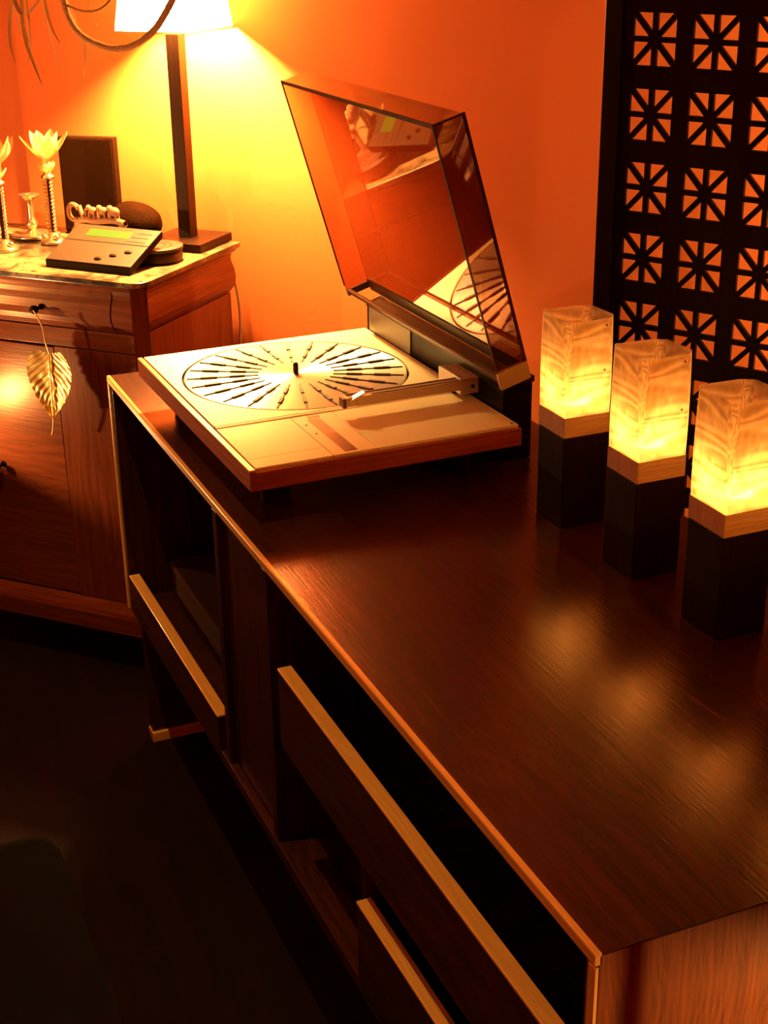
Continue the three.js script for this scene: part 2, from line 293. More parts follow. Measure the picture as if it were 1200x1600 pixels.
  // tonearm
  const ar = part('tonearm', [box(0.178, h + 0.0115, 0.3352, 0.328, h + 0.0235, 0.3545, 0.0012, 0), box(0.166, h + 0.012, 0.3365, 0.18, h + 0.023, 0.353, 0.001, 0)], M.armMetal, t);
  part('arm_rail', [box(0.17, h + 0.0232, 0.3386, 0.322, h + 0.0245, 0.3412, 0.0004, 0), box(0.2, h + 0.0232, 0.3485, 0.322, h + 0.0243, 0.3508, 0.0004, 0)], M.greyMetal, ar);
  part('cartridge', box(0.162, h + 0.0105, 0.3375, 0.1665, h + 0.0225, 0.352, 0.0006), M.darkTint, ar);
  { const g = new RoundedBoxGeometry(0.024, 0.002, 0.0095, 2, 0.0008); g.rotateZ(0.4); g.translate(0.179, h + 0.0235, 0.351); part('finger_lift', g, M.steel, ar, 'bright finger lift'); }
  const bl = part('arm_block', box(0.319, h + 0.0055, 0.291, 0.3495, h + 0.0262, 0.354, 0.001, 2), M.armMetal, t);
  part('block_groove', [box(0.3245, h + 0.026, 0.296, 0.3256, h + 0.0265, 0.349), box(0.338, h + 0.026, 0.3, 0.3392, h + 0.0265, 0.35)], M.darkTint, bl);
  { const g = new THREE.CylinderGeometry(0.0026, 0.0026, 0.001, 16); g.rotateX(Math.PI / 2); g.translate(0.336, h + 0.015, 0.3542); part('pivot_hole', g, M.black, bl); }
  part('arm_pedestal', cyl(0.011, 0.011, 0.008, 0.334, h - 0.001, 0.322), M.black, bl);
  // rear housing
  const hs = part('rear_housing', [box(0.344, 0.001, 0.002, 0.384, 0.1, 0.42, 0.001, 2)], M.blackGloss, t);
  part('grey_plate', box(0.3425, h, 0.012, 0.345, 0.099, 0.154, 0.0004, 2), M.greyMetal, hs, 'grey plate at the left of the housing');
  part('top_rail', profile([[0.343, 0.0985], [0.386, 0.0985], [0.386, 0.106], [0.372, 0.112], [0.343, 0.1025]], 0.001, 0.421, 'z'), M.bronze, hs);
  // lid, turned up about the rear edge
  const lid = new THREE.Group(); lid.name = 'dust_cover'; lid.position.set(0.3623, 0.117, 0); lid.rotation.z = -1.2872; t.add(lid);
  lid.userData.label = 'smoked transparent lid standing open';
  const LD = 0.3237, hw = 0.0386, z1 = -0.0223, z2 = 0.4496, k = 0.0026;
  part('lid_panel', box(-LD, -k, z1, -0.012, 0, z2), M.acrylic, lid);
  part('lid_side', box(-LD, -hw, z1, -0.012, -k - 0.0002, z1 + k), M.acrylic, lid);
  part('lid_side', box(-LD, -hw, z2 - k, -0.012, -k - 0.0002, z2), M.acrylic, lid);
  part('lid_side', box(-LD, -hw, z1 + k + 0.0002, -LD + k, -k - 0.0002, z2 - k - 0.0002), M.acrylic, lid);
  const e = 0.0012; // dark cut edges of the acrylic
  part('lid_edge', [box(-LD - e, -hw - e, z1, -LD + k + 0.001, -hw + 0.0008, z2), box(-LD, -hw - e, z1 - e, -0.02, -hw, z1 + k), box(-LD, -hw - e, z2 - k, -0.02, -hw, z2 + e), box(-LD - e, -hw, z2 - 0.0012, -LD + 0.0008, 0, z2 + e), box(-LD - e, -k, z2 - 0.001, -0.012, e, z2 + 0.0015)], M.acrylicEdge, lid);
  const hr = part('hinge_rail', profile([[-0.016, -0.004], [0.002, -0.002], [0.002, 0.0015], [-0.0135, 0.0015]].map(([a, b]) => [a, b]), z1, z2, 'z'), M.bronze, lid);
  part('rail_foot', [box(-0.0135, -hw, z1, -0.004, -0.004, z1 + 0.006, 0.001), box(-0.0135, -hw, z1, -0.0085, -hw + 0.006, z2, 0.001)], M.bronze, hr);
  part('end_cap', box(-0.021, -hw - 0.001, z2 - 0.004, 0.0015, 0.001, z2 + 0.003, 0.0008), M.brassCap, hr, 'golden brown cap at the near end');
}

// ---------------------------------------------------------------- candle lanterns
{
  const w = 0.0568, hb = 0.1049, hs = 0.1283, ht = 0.2342;
  function roundedSquare(a, r, n) { // points round a square of half side a
    const out = [];
    for (let q = 0; q < 4; q++) for (let i = 0; i <= n; i++) { const f = (q + i / n) * Math.PI / 2, c = [[1, 1], [-1, 1], [-1, -1], [1, -1]][q]; out.push([c[0] * (a - r) + r * Math.cos(f), c[1] * (a - r) + r * Math.sin(f)]); }
    out.push(out[0]); return out;
  }
  const shadeGeo = () => {
    const n = 5, m = 4 * (n + 1), rows = 16;
    return sheet((u, v) => {
      const t = v, r = 0.002 + 0.009 * t * t, a = w / 2 - 0.0004 + 0.002 * t;
      const pts = roundedSquare(a, r, n), [x, z] = pts[Math.round(u * m)];
      const corner = Math.max(Math.abs(x), Math.abs(z)), dip = 0.0012 * Math.sin(Math.PI * 4 * u + 0.7) * t;
      return [x, hs - 0.0035 + (ht - hs + 0.0035) * v + dip, z];
    }, m, rows);
  };
  const sg = shadeGeo();
  { const uv = sg.attributes.uv; for (let i = 0; i < uv.count; i++) uv.setXY(i, uv.getX(i) * 2, uv.getY(i)); }
  const names = ['wooden candle lantern with pale square shade nearest the record player, leftmost of the row', 'middle wooden candle lantern with pale square shade, second from the record player', 'wooden candle lantern with square shade third from the record player, at the right edge', 'fourth wooden candle lantern of the row, mostly beyond the right edge'];
  function make(i) {
    const l = thing('candle_lantern', names[i], 'lantern', [0.3266 + w / 2, T, 0.7685 - w / 2 + i * 0.1446], 0, 'candle lanterns on the sideboard');
    const a = w / 2;
    part('pedestal', box(-a + 0.0004, 0.0005, -a + 0.0004, a - 0.0004, hb, a - 0.0004, 0.0012, 1, i * 0.17), M.ebony, l);
    part('collar', box(-a, hb + 0.0002, -a, a, hs - 0.0002, a, 0.0008, 0, i * 0.09), M.collar, l, 'pale wooden collar under the shade');
    part('shade', sg, M.veneer, l, 'translucent wood veneer shade');
    for (const y of [ht - 0.008, hs + 0.049]) { const g = ball(0.0016, a * 0.62, y, a + 0.0012, 1, 1, 0.6, 10, 8); part('stud', g, M.steel, l); }
    const cup = part('tealight', lathe([[0, hs - 0.001], [0.0185, hs - 0.001], [0.0185, hs + 0.0075], [0.0178, hs + 0.0075], [0.0175, hs + 0.0058], [0, hs + 0.0055]], 32), M.wax, l, 'round tealight candle');
    part('flame', lathe([[0, 0], [0.0018, 0.001], [0.0035, 0.006], [0.0033, 0.011], [0.0018, 0.017], [0.0005, 0.022], [0, 0.0225]].map(([r, y]) => [r, y + hs + 0.0075]), 16), M.flame, cup);
    lamp(FLAME_COLOR, LANTERN_POWER, [0, hs + 0.02, 0], l, 0.005);
  }
  for (let i = 0; i < 4; i++) make(i);
}

// ---------------------------------------------------------------- lattice screen behind the sideboard
{
  const p = [CORNER[0] + W2[0] * 0.549 + N2[0] * 0.12, CORNER[1] + W2[1] * 0.549 + N2[1] * 0.12];
  const s = thing('lattice_screen', 'tall dark wooden lattice screen with star cut squares before the orange wall', 'screen', [p[0], 0, p[1]], -B);
  const pw = 0.0835, ph = 0.0938, a = 0.0302, b = 0.0325, hwid = 0.0034, dw = 0.0046, th = 0.006, nc = 6, r0 = -7, r1 = 10, x0 = 0.0675 - pw / 2, yc = 0.802;
  const tile = new THREE.Shape([[-pw / 2, -ph / 2], [pw / 2, -ph / 2], [pw / 2, ph / 2], [-pw / 2, ph / 2]].map(([x, y]) => new THREE.Vector2(x, y)));
  for (const sx of [1, -1]) for (const sy of [1, -1]) {
    const tri1 = [[(hwid + dw) * a / b, hwid], [a, hwid], [a, b - dw]], tri2 = [[hwid, (hwid + dw) * b / a], [hwid, b], [a - dw, b]];
    for (const tr of [tri1, tri2]) { const pts = tr.map(([x, y]) => new THREE.Vector2(x * sx, y * sy)); if (!THREE.ShapeUtils.isClockWise(pts)) pts.reverse(); tile.holes.push(new THREE.Path(pts)); }
  }
  const tg = metric(new THREE.ExtrudeGeometry(tile, { depth: th, bevelEnabled: false }), 1);
  const boss = cyl(0.009, 0.009, 0.002, 0, 0, 0, 16); boss.rotateX(Math.PI / 2); boss.translate(0, 0, th);
  const unit = mergeGeometries([tg, plain(boss)], false);
  for (let c = 0; c < nc; c++) for (let r = r0; r <= r1; r++) { const m = part('lattice_tile', unit, M.ebony, s); m.position.set(x0 + pw * (c + 0.5), yc + ph * r, -th / 2); }
  const yb = yc + ph * (r0 - 0.5), yt = yc + ph * (r1 + 0.5), xe = x0 + nc * pw;
  part('stile', box(0, 0, -0.011, x0, yt + 0.06, 0.011, 0.002, 1), M.ebony, s);
  part('stile', box(xe, 0, -0.011, xe + x0, yt + 0.06, 0.011, 0.002, 1), M.ebony, s);
  part('rail', box(x0 + 0.0004, yt, -0.01, xe - 0.0004, yt + 0.06, 0.01, 0.002, 0), M.ebony, s);
  part('rail', box(x0 + 0.0004, 0.01, -0.01, xe - 0.0004, yb, 0.01, 0.002, 0), M.ebony, s);
}
{ // tube lamp on the wall behind the far end of the screen, beyond the right edge: it lights the wall seen through the lattice
  const s = 1.1, p = [CORNER[0] + W2[0] * s + N2[0] * 0.003, CORNER[1] + W2[1] * s + N2[1] * 0.003];
  const l = thing('tube_lamp', 'upright tube lamp on the wall behind the lattice screen beyond the right edge', 'lamp', [p[0], 0.5, p[1]], -B);
  part('back_rail', box(0.012, 0, 0, 0.03, 0.9, 0.03, 0.002, 1), M.brassCap, l);
  part('end_clip', [box(-0.012, -0.01, 0, 0.03, 0.006, 0.07, 0.002), box(-0.012, 0.894, 0, 0.03, 0.91, 0.07, 0.002)], M.brassCap, l);
  part('tube', cyl(0.011, 0.011, 0.886, 0, 0.007, 0.05, 20), M.tube, l);
  const r = new THREE.RectAreaLight(LAMP_COLOR, TUBE_POWER, 0.02, 0.87); r.position.set(-0.0125, 0.45, 0.05); r.rotation.y = Math.PI / 2 - 0.7; r.name = 'light'; l.add(r);   // faces along the wall towards the corner and a little to the wall
}

// ---------------------------------------------------------------- old chest of drawers
{
  const c = thing('chest_of_drawers', 'old brown wooden chest of drawers with a veined marble top in the corner', 'chest', onChest(0, 0, 0), CT);
  const W = 0.52, DZ = 0.318;
  // marble slab, corners cut
  const k = 0.03;
  const sh = new THREE.Shape(); sh.moveTo(-W, DZ); sh.lineTo(-W, 0.03); sh.quadraticCurveTo(-W, 0, -W + k, 0); sh.lineTo(-k, 0); sh.quadraticCurveTo(0, 0, 0, k); sh.lineTo(0, DZ); sh.closePath();
  const mg = new THREE.ExtrudeGeometry(sh, { depth: 0.006, bevelEnabled: true, bevelThickness: 0.0015, bevelSize: 0.0015, bevelOffset: -0.0015, bevelSegments: 2, curveSegments: 8 }); mg.rotateX(-Math.PI / 2); mg.translate(0, 0.7025, 0);
  part('marble_top', metric(mg, 0), M.marble, c, 'pale marble slab with dark veins');
  // frieze profile: cove under the slab, then a swelling cushion
  const fz = [[0.0, 0.7005], [-0.003, 0.696], [-0.0115, 0.69], [-0.014, 0.683], [-0.0125, 0.676], [-0.008, 0.666], [-0.005, 0.653], [-0.0055, 0.642], [-0.010, 0.632], [-0.0165, 0.624], [-0.018, 0.6215]];
  const front = (x0, x1) => profile([...fz.map(([o, y]) => [o - 0.004, y]), [-0.06, 0.6215], [-0.06, 0.7005]], x0, x1, 'x');
  part('frieze', front(-0.066, -0.026), M.chest, c);
  part('frieze', front(-W + 0.026, -W + 0.066), M.chest, c);
  part('frieze_rail', box(-W + 0.067, 0.693, -0.06, -0.067, 0.7005, -0.011, 0, 0), M.chest, c);
  const knobAt = (x, y, z, parent) => { const g = lathe([[0, 0], [0.005, 0], [0.005, 0.003], [0.0025, 0.007], [0.0028, 0.012], [0.006, 0.017], [0.0072, 0.022], [0.005, 0.027], [0, 0.028]], 20); g.rotateX(Math.PI / 2); g.translate(x, y, z); return part('knob', g, M.blackGloss, parent); };
  const d1 = part('drawer', profile([...fz.slice(3).map(([o, y]) => [o - 0.003, Math.min(y, 0.692)]), [-0.055, 0.6215], [-0.055, 0.6915], [-0.018, 0.6915]], -W + 0.068, -0.068, 'x'), M.chest, c);
  knobAt(-0.197, 0.655, -0.009, d1);
  part('side_frieze', profile([...fz.map(([o, y]) => [o - 0.004, y]), [-0.06, 0.6215], [-0.06, 0.7005]], -DZ + 0.004, -0.026, 'z'), M.chest, c);
  part('side_frieze', profile([...fz.map(([o, y]) => [-W - o + 0.004, y]), [-W + 0.06, 0.6215], [-W + 0.06, 0.7005]].reverse(), -DZ + 0.004, -0.026, 'z'), M.chest, c);
  // dark canted corner posts
  const post = (s) => { const q = new THREE.Shape([[-0.027, -0.008], [-0.0255, -0.012], [-0.016, -0.0185], [-0.012, -0.0255], [-0.008, -0.027], [-0.05, -0.05]].map(([x, z]) => new THREE.Vector2(s > 0 ? x : -W - x, -z))); const g = new THREE.ExtrudeGeometry(q, { depth: 0.6005, bevelEnabled: false }); g.rotateX(-Math.PI / 2); g.translate(0, 0.1, 0); return metric(g, 1); };
  part('corner_post', post(1), M.chest, c); part('corner_post', post(-1), M.chest, c);
  // body
  part('side_panel', box(-0.05, 0.1, -DZ + 0.006, -0.02, 0.6205, -0.028, 0.001, 1), M.chest, c);
  part('side_panel', box(-W + 0.02, 0.1, -DZ + 0.006, -W + 0.05, 0.6205, -0.028, 0.001, 1), M.chest, c);
  part('back_panel', box(-W + 0.051, 0.1, -DZ + 0.006, -0.051, 0.69, -DZ + 0.016), M.chest, c);
  part('rail', box(-W + 0.028, 0.5885, -0.06, -0.028, 0.6195, -0.019, 0.001, 0), M.chest, c);
  part('stile', box(-0.19, 0.135, -0.05, -0.0285, 0.5865, -0.02, 0.001, 1), M.chest, c);
  part('stile', box(-W + 0.0285, 0.135, -0.05, -W + 0.06, 0.5865, -0.02, 0.001, 1), M.chest, c);
  const door = part('door', box(-W + 0.0615, 0.137, -0.05, -0.1915, 0.5845, -0.0215, 0.0015, 0), M.chest, c);
  knobAt(-0.322, 0.362, -0.022, door);
  part('base_moulding', [profile([[-0.004, 0.082], [-0.003, 0.112], [-0.006, 0.12], [-0.012, 0.128], [-0.02, 0.134], [-0.06, 0.134], [-0.06, 0.082]], -W + 0.004, -0.004, 'x'), profile([[-0.004, 0.082], [-0.003, 0.112], [-0.006, 0.12], [-0.012, 0.128], [-0.019, 0.134], [-0.06, 0.134], [-0.06, 0.082]], -DZ + 0.006, -0.06, 'z')], M.chest, c);
  for (const x of [-W + 0.01, -0.07]) for (const z of [-0.066, -DZ + 0.01]) part('foot', lathe([[0.018, 0], [0.024, 0.012], [0.03, 0.05], [0.028, 0.081], [0, 0.0815]], 16).translate(x + 0.03, 0, z + 0.03), M.chest, c);
}
// golden leaf hung from the drawer knob
{
  const l = thing('gold_leaf', 'large gilded heart shaped leaf hanging by a ribbon from the drawer knob', 'leaf', onChest(-0.178, 0.53, 0.014), CT);
  const len = 0.108, half = 0.043;
  const wid = (t) => half * (t < 0.3 ? Math.pow(Math.sin((0.12 + t) / 0.42 * Math.PI / 2), 0.7) : Math.pow(Math.max(0, Math.cos((t - 0.3) / 0.7 * Math.PI / 2)), 0.85));
  const blade = sheet((u, v) => {
    const sgn = u * 2 - 1, t = v, w = wid(t), jag = 1 + 0.035 * noise.noise(t * 26, sgn > 0 ? 3 : 9, 1);
    const vein = 0.0009 * Math.sin((t - 0.35 * Math.abs(sgn)) * 60) * Math.min(1, Math.abs(sgn) * 3);
    const x = sgn * w * jag + 0.004 * (1 - t), y = 0.055 - len * t + 0.006 * Math.abs(sgn) * (1 - t);
    return [x, y, vein + 0.006 * Math.abs(sgn) * Math.abs(sgn) + 0.0022 * noise.noise(x * 60, y * 60, 4)];
  }, 36, 60);
  const gm = M.gold.clone(); gm.side = THREE.DoubleSide;
  part('blade', blade, gm, l);
  part('midrib', tube([[0.004, 0.055, 0.002], [0.003, 0.02, 0.003], [0.001, -0.02, 0.003], [0, -0.053, 0.003], [-0.003, -0.07, 0.002], [-0.008, -0.085, 0.001]], 0.0014, 30, 6), M.gold, l);
  part('ribbon', tube([[0.004, 0.055, 0.001], [0.001, 0.075, 0.004], [-0.002, 0.1, 0.004], [-0.012, 0.12, 0.004], [-0.0185, 0.128, 0.003]], 0.0013, 20, 6), M.gold, l);
}

// ---------------------------------------------------------------- things on the chest
const CH = 0.71;
{ // table lamp
  const l = thing('table_lamp', 'table lamp with slim square dark post and white pyramid shade, lit', 'lamp', onChest(-0.073, CH, -0.27), CT);
  const base = new RoundedBoxGeometry(0.109, 0.0145, 0.109, 2, 0.0012); base.translate(0, 0.0073, 0);
  part('base', metric(base, 0), M.lampWood, l);
  part('post', box(-0.0118, 0.0146, -0.0118, 0.0118, 0.345, 0.0118, 0.001, 1), M.lampWood, l);
  const neck = part('neck', [box(-0.0105, 0.3452, -0.0105, 0.0105, 0.353, 0.0105, 0.001)], M.crystal, l, 'clear block on top of the post');
  part('socket', lathe([[0, 0.353], [0.009, 0.353], [0.011, 0.362], [0.011, 0.374], [0, 0.374]], 20), M.brassCap, l);
  const a0 = 0.069, a1 = 0.05, y0 = 0.353, y1 = 0.515;
  const g = []; for (let q = 0; q < 4; q++) { const s = sheet((u, v) => { const a = a0 + (a1 - a0) * v; return [(u * 2 - 1) * a, y0 + (y1 - y0) * v, a]; }, 4, 6); s.rotateY(q * Math.PI / 2); g.push(s); }
  part('shade', g, M.shade, l, 'white cloth shade');
  part('spider', [box(-a1, y1 - 0.006, -0.0012, a1, y1 - 0.004, 0.0012), box(-0.0012, y1 - 0.006, -a1, 0.0012, y1 - 0.004, a1)], M.steel, l);
  part('bulb', ball(0.02, 0, 0.412, 0, 1, 1.25, 1, 24, 16), M.bulb, l);
  lamp(LAMP_COLOR, LAMP_POWER, [0, 0.412, 0], l, 0.02);
}
{ const q = thing('lamp_cord', 'thin lamp cord hanging down behind the right side of the chest', 'cord', [0, 0, 0]);
  part('cable', tube([onChest(-0.06, 0.7, -0.331), onChest(-0.03, 0.66, -0.331), onChest(-0.013, 0.6, -0.326), onChest(-0.012, 0.5, -0.322), onChest(-0.012, 0.2, -0.325), onChest(-0.01, 0.01, -0.325)], 0.0022, 60, 6), M.cord, q); }
{ // answering machine
  const d = thing('desk_device', 'flat sloping bronze coloured desk device with green display propped over the marble', 'device', onChest(-0.127, CH, -0.096), CT - 0.035);
  const w = 0.082, prof = [[0.047, 0], [0.0485, 0.001], [0.049, 0.0105], [0.0485, 0.0115], [-0.0475, 0.0505], [-0.0487, 0.05], [-0.0465, 0.0395]];
  part('body', profile(prof, -w, w, 'x'), M.darkPlastic, d);
  const slope = Math.atan2(0.039, 0.096), LEN = 0.1036;
  const on = (x0, x1, s0, s1, t = 0.001) => { const g = box(x0, 0, s0 * LEN, x1, t, s1 * LEN, Math.min(t / 2.2, 0.0006)); g.rotateX(slope); g.translate(0, 0.0114, 0.0485); return g; };
  part('face_plate', on(-w + 0.0005, w - 0.0005, -0.56, -0.012, 0.0014), M.greyPlastic, d);
  part('face_plate', on(-w + 0.0005, w - 0.0005, -0.995, -0.572, 0.0014), M.greyPlastic, d);
  part('display', on(-0.05, 0.034, -0.89, -0.7, 0.0019), M.lcd, d, 'lit green display');
  for (let i = 0; i < 3; i++) { const x = 0.012 + i * 0.022, f = 0.13 + 0.115 * i, g = ball(0.0062, 0, 0, 0, 1.15, 0.35, 0.7, 16, 8); g.rotateX(slope); g.translate(x, 0.0114 + f * LEN * Math.sin(slope) + 0.0018, 0.0485 - f * LEN * Math.cos(slope)); part('button', g, M.darkPlastic, d); }
  part('slot', [on(0.044, 0.072, -0.87, -0.857, 0.0018), on(0.038, 0.07, -0.76, -0.747, 0.0018), on(0.032, 0.072, -0.65, -0.637, 0.0018)], M.darkPlastic, d);
}
{ // round device behind it
  const d = thing('round_device', 'round grey flat device with ringed lid beside the sloping desk device', 'device', onChest(-0.061, CH, -0.153), CT);
  part('body', lathe([[0, 0], [0.038, 0], [0.039, 0.002], [0.039, 0.019], [0, 0.019]], 48), M.greyPlastic, d);
  part('rim', lathe([[0.0406, 0.019], [0.041, 0.0195], [0.041, 0.0235], [0.04, 0.0242], [0, 0.0242]], 48), M.greyPlastic, d);
  part('ring', [lathe([[0.0215, 0.0241], [0.0225, 0.0249], [0.0235, 0.0241]], 40), lathe([[0.0115, 0.0241], [0.0125, 0.0249], [0.0135, 0.0241]], 32)], M.darkPlastic, d);
}
{ // smooth dark stone
  const g = new THREE.SphereGeometry(1, 48, 32), p = g.attributes.position;
  for (let i = 0; i < p.count; i++) { let x = p.getX(i), y = p.getY(i), z = p.getZ(i); const e = x > 0 ? 0.75 : 1; x = Math.sign(x) * Math.pow(Math.abs(x), e); y = y > 0 ? y * (1 - 0.18 * x) : y * 0.9; const b = 1 + 0.03 * noise.noise(x * 2 + 5, y * 2, z * 2); p.setXYZ(i, x * 0.049 * b, y * 0.036 * b, z * 0.034 * b); }
  g.computeVertexNormals(); g.translate(0, 0.032, 0);
  const s = thing('dark_stone', 'smooth brown rounded stone lying behind the desk device', 'stone', onChest(-0.171, CH, -0.262), CT - 0.12);
  part('stone_body', g, M.stone, s);
}
{ // upright dark slab
  const s = thing('flat_speaker', 'black flat rectangular panel standing upright behind the ivory figures', 'speaker', onChest(-0.278, CH, -0.292), CT + 0.16);
  part('cabinet', box(-0.052, 0.004, -0.012, 0.052, 0.168, 0.008, 0.0015, 1), M.darkPlastic, s);
  part('front_cloth', box(-0.05, 0.006, 0.0082, 0.05, 0.166, 0.011, 0.001, 1), M.black, s);
  part('stand', box(-0.05, 0, -0.02, 0.05, 0.0038, 0.014, 0.001), M.darkPlastic, s);
}
{ // carved ivory animals on a bridge
  const s = thing('carved_figures', 'row of small carved pink ivory animals on a curved bridge', 'carving', onChest(-0.236, CH, -0.226), CT - 0.2); s.scale.setScalar(1.28);
  part('bridge', tube([[-0.03, 0.022, 0], [-0.018, 0.029, 0], [0.005, 0.03, 0], [0.04, 0.034, 0], [0.062, 0.032, 0]], 0.0045, 24, 8), M.ivory, s);
  part('support', [tube([[-0.03, 0.02, 0], [-0.036, 0.01, 0.002], [-0.04, 0, 0.003]], 0.0035, 10, 7), tube([[-0.022, 0.026, 0], [-0.016, 0.012, 0.002], [-0.01, 0, 0.003]], 0.0035, 10, 7), tube([[0.055, 0.03, 0], [0.058, 0.014, 0], [0.06, 0, 0]], 0.004, 10, 7)], M.ivory, s);
  const curl = new THREE.TorusGeometry(0.0105, 0.0032, 8, 20, 5); curl.rotateZ(0.4); curl.translate(-0.032, 0.038, 0.001); part('trunk', curl, M.ivory, s);
  part('tusk', tube([[-0.021, 0.048, 0.001], [-0.016, 0.038, 0.002], [-0.012, 0.03, 0.001]], 0.003, 10, 7), M.ivory, s);
  for (let i = 0; i < 3; i++) { // three small animals: body, head, trunk, legs in one skin
    const x = 0.003 + i * 0.02, y = 0.034 + i * 0.0012, k = 0.9 + 0.1 * ((i * 7) % 3);
    part('animal', [ball(0.0068 * k, x, y + 0.0095, 0, 1.15, 0.85, 0.75), ball(0.0046 * k, x - 0.0078, y + 0.0125, 0, 1, 1, 0.9), tube([[x - 0.011, y + 0.012, 0], [x - 0.0145, y + 0.008, 0], [x - 0.0135, y + 0.002, 0]], 0.0014, 8, 6), cyl(0.0017, 0.0017, 0.008, x - 0.0045, y, 0.0025, 8), cyl(0.0017, 0.0017, 0.008, x + 0.0045, y, 0.0025, 8), cyl(0.0017, 0.0017, 0.008, x - 0.0045, y, -0.0025, 8), cyl(0.0017, 0.0017, 0.008, x + 0.0045, y, -0.0025, 8)], M.ivory, s);
  }
}
{ // silver candlestick
  const s = thing('silver_candlestick', 'short silver candlestick with wide dish foot between the two lotus candlesticks', 'candlestick', onChest(-0.362, CH, -0.225), CT);
  part('dish_foot', lathe([[0, 0.002], [0.03, 0], [0.036, 0.003], [0.037, 0.007], [0.033, 0.0085], [0.022, 0.006], [0.012, 0.0085], [0.007, 0.014], [0, 0.015]], 40), M.silver, s);
  part('stem', lathe([[0, 0.012], [0.006, 0.014], [0.009, 0.02], [0.011, 0.025], [0.008, 0.03], [0.0055, 0.036], [0.0055, 0.058], [0.007, 0.064], [0, 0.065]], 28), M.silver, s);
  part('drip_pan', lathe([[0, 0.064], [0.008, 0.066], [0.012, 0.071], [0.0185, 0.074], [0.0185, 0.0755], [0.011, 0.0735], [0.007, 0.076], [0.007, 0.0745], [0, 0.073]], 32), M.silver, s);
}
function lotus(label, x, z, turn) { // beaded candlestick that opens in a lotus
  const s = thing('lotus_candlestick', label, 'candlestick', onChest(x, CH, z), CT + turn, 'lotus candlesticks on the chest');
  part('foot', [lathe([[0, 0.001], [0.021, 0], [0.024, 0.002], [0.022, 0.006], [0.012, 0.012], [0.008, 0.02], [0, 0.021]], 28), ball(0.0055, 0.012, 0.012, 0.01), ball(0.0055, -0.012, 0.012, 0.01), ball(0.0055, 0, 0.012, -0.015)], M.silver, s);
  for (let k = 0; k < 3; k++) { const f = k * 2.1 + 0.4, g = []; for (let i = 0; i < 14; i++) g.push(ball(0.0034, 0.0068 * Math.cos(f), 0.024 + i * 0.0062, 0.0068 * Math.sin(f), 1, 0.95, 1, 10, 7)); part('bead_strand', g, M.silver, s); }
  part('core', cyl(0.0028, 0.0028, 0.09, 0, 0.02, 0, 10), M.bronze, s);
  part('collar', lathe([[0, 0.11], [0.011, 0.111], [0.012, 0.115], [0.006, 0.119], [0.006, 0.122], [0, 0.122]], 24), M.silver, s);
  const petal = (len, w, out, up) => sheet((u, v) => { const q = u * 2 - 1, ww = w * Math.pow(Math.sin(Math.PI * (0.1 + 0.9 * v)), 0.75) * (1 - 0.2 * v), r = 0.004 + out * Math.pow(v, 0.85), y = up * Math.pow(v, 1.25); return [q * ww, y + 0.004 * q * q, r - 0.006 * q * q * (1 - v)]; }, 8, 14);
  for (let k = 0; k < 5; k++) { const g = petal(0.02, 0.0075, 0.013, 0.016); g.rotateY(k * Math.PI * 2 / 5 + 0.3); g.translate(0, 0.119, 0); part('lower_petal', g, M.crystal, s); }
  for (let k = 0; k < 8; k++) { const g = petal(0.05, 0.0175, k % 2 ? 0.037 : 0.022, k % 2 ? 0.04 : 0.044); g.rotateY(k * Math.PI / 4); g.translate(0, 0.142, 0); part('petal', g, M.crystal, s); }
  part('cup', lathe([[0, 0.12], [0.004, 0.121], [0.0065, 0.131], [0.007, 0.14], [0.012, 0.148], [0.011, 0.148], [0, 0.14]], 20), M.crystal, s);
}
lotus('beaded silver candlestick with glass lotus cup standing in front of the black panel', -0.3, -0.2, 0.1);
lotus('beaded silver candlestick with glass lotus cup cut by the left edge of the picture', -0.345, -0.122, 0.5);

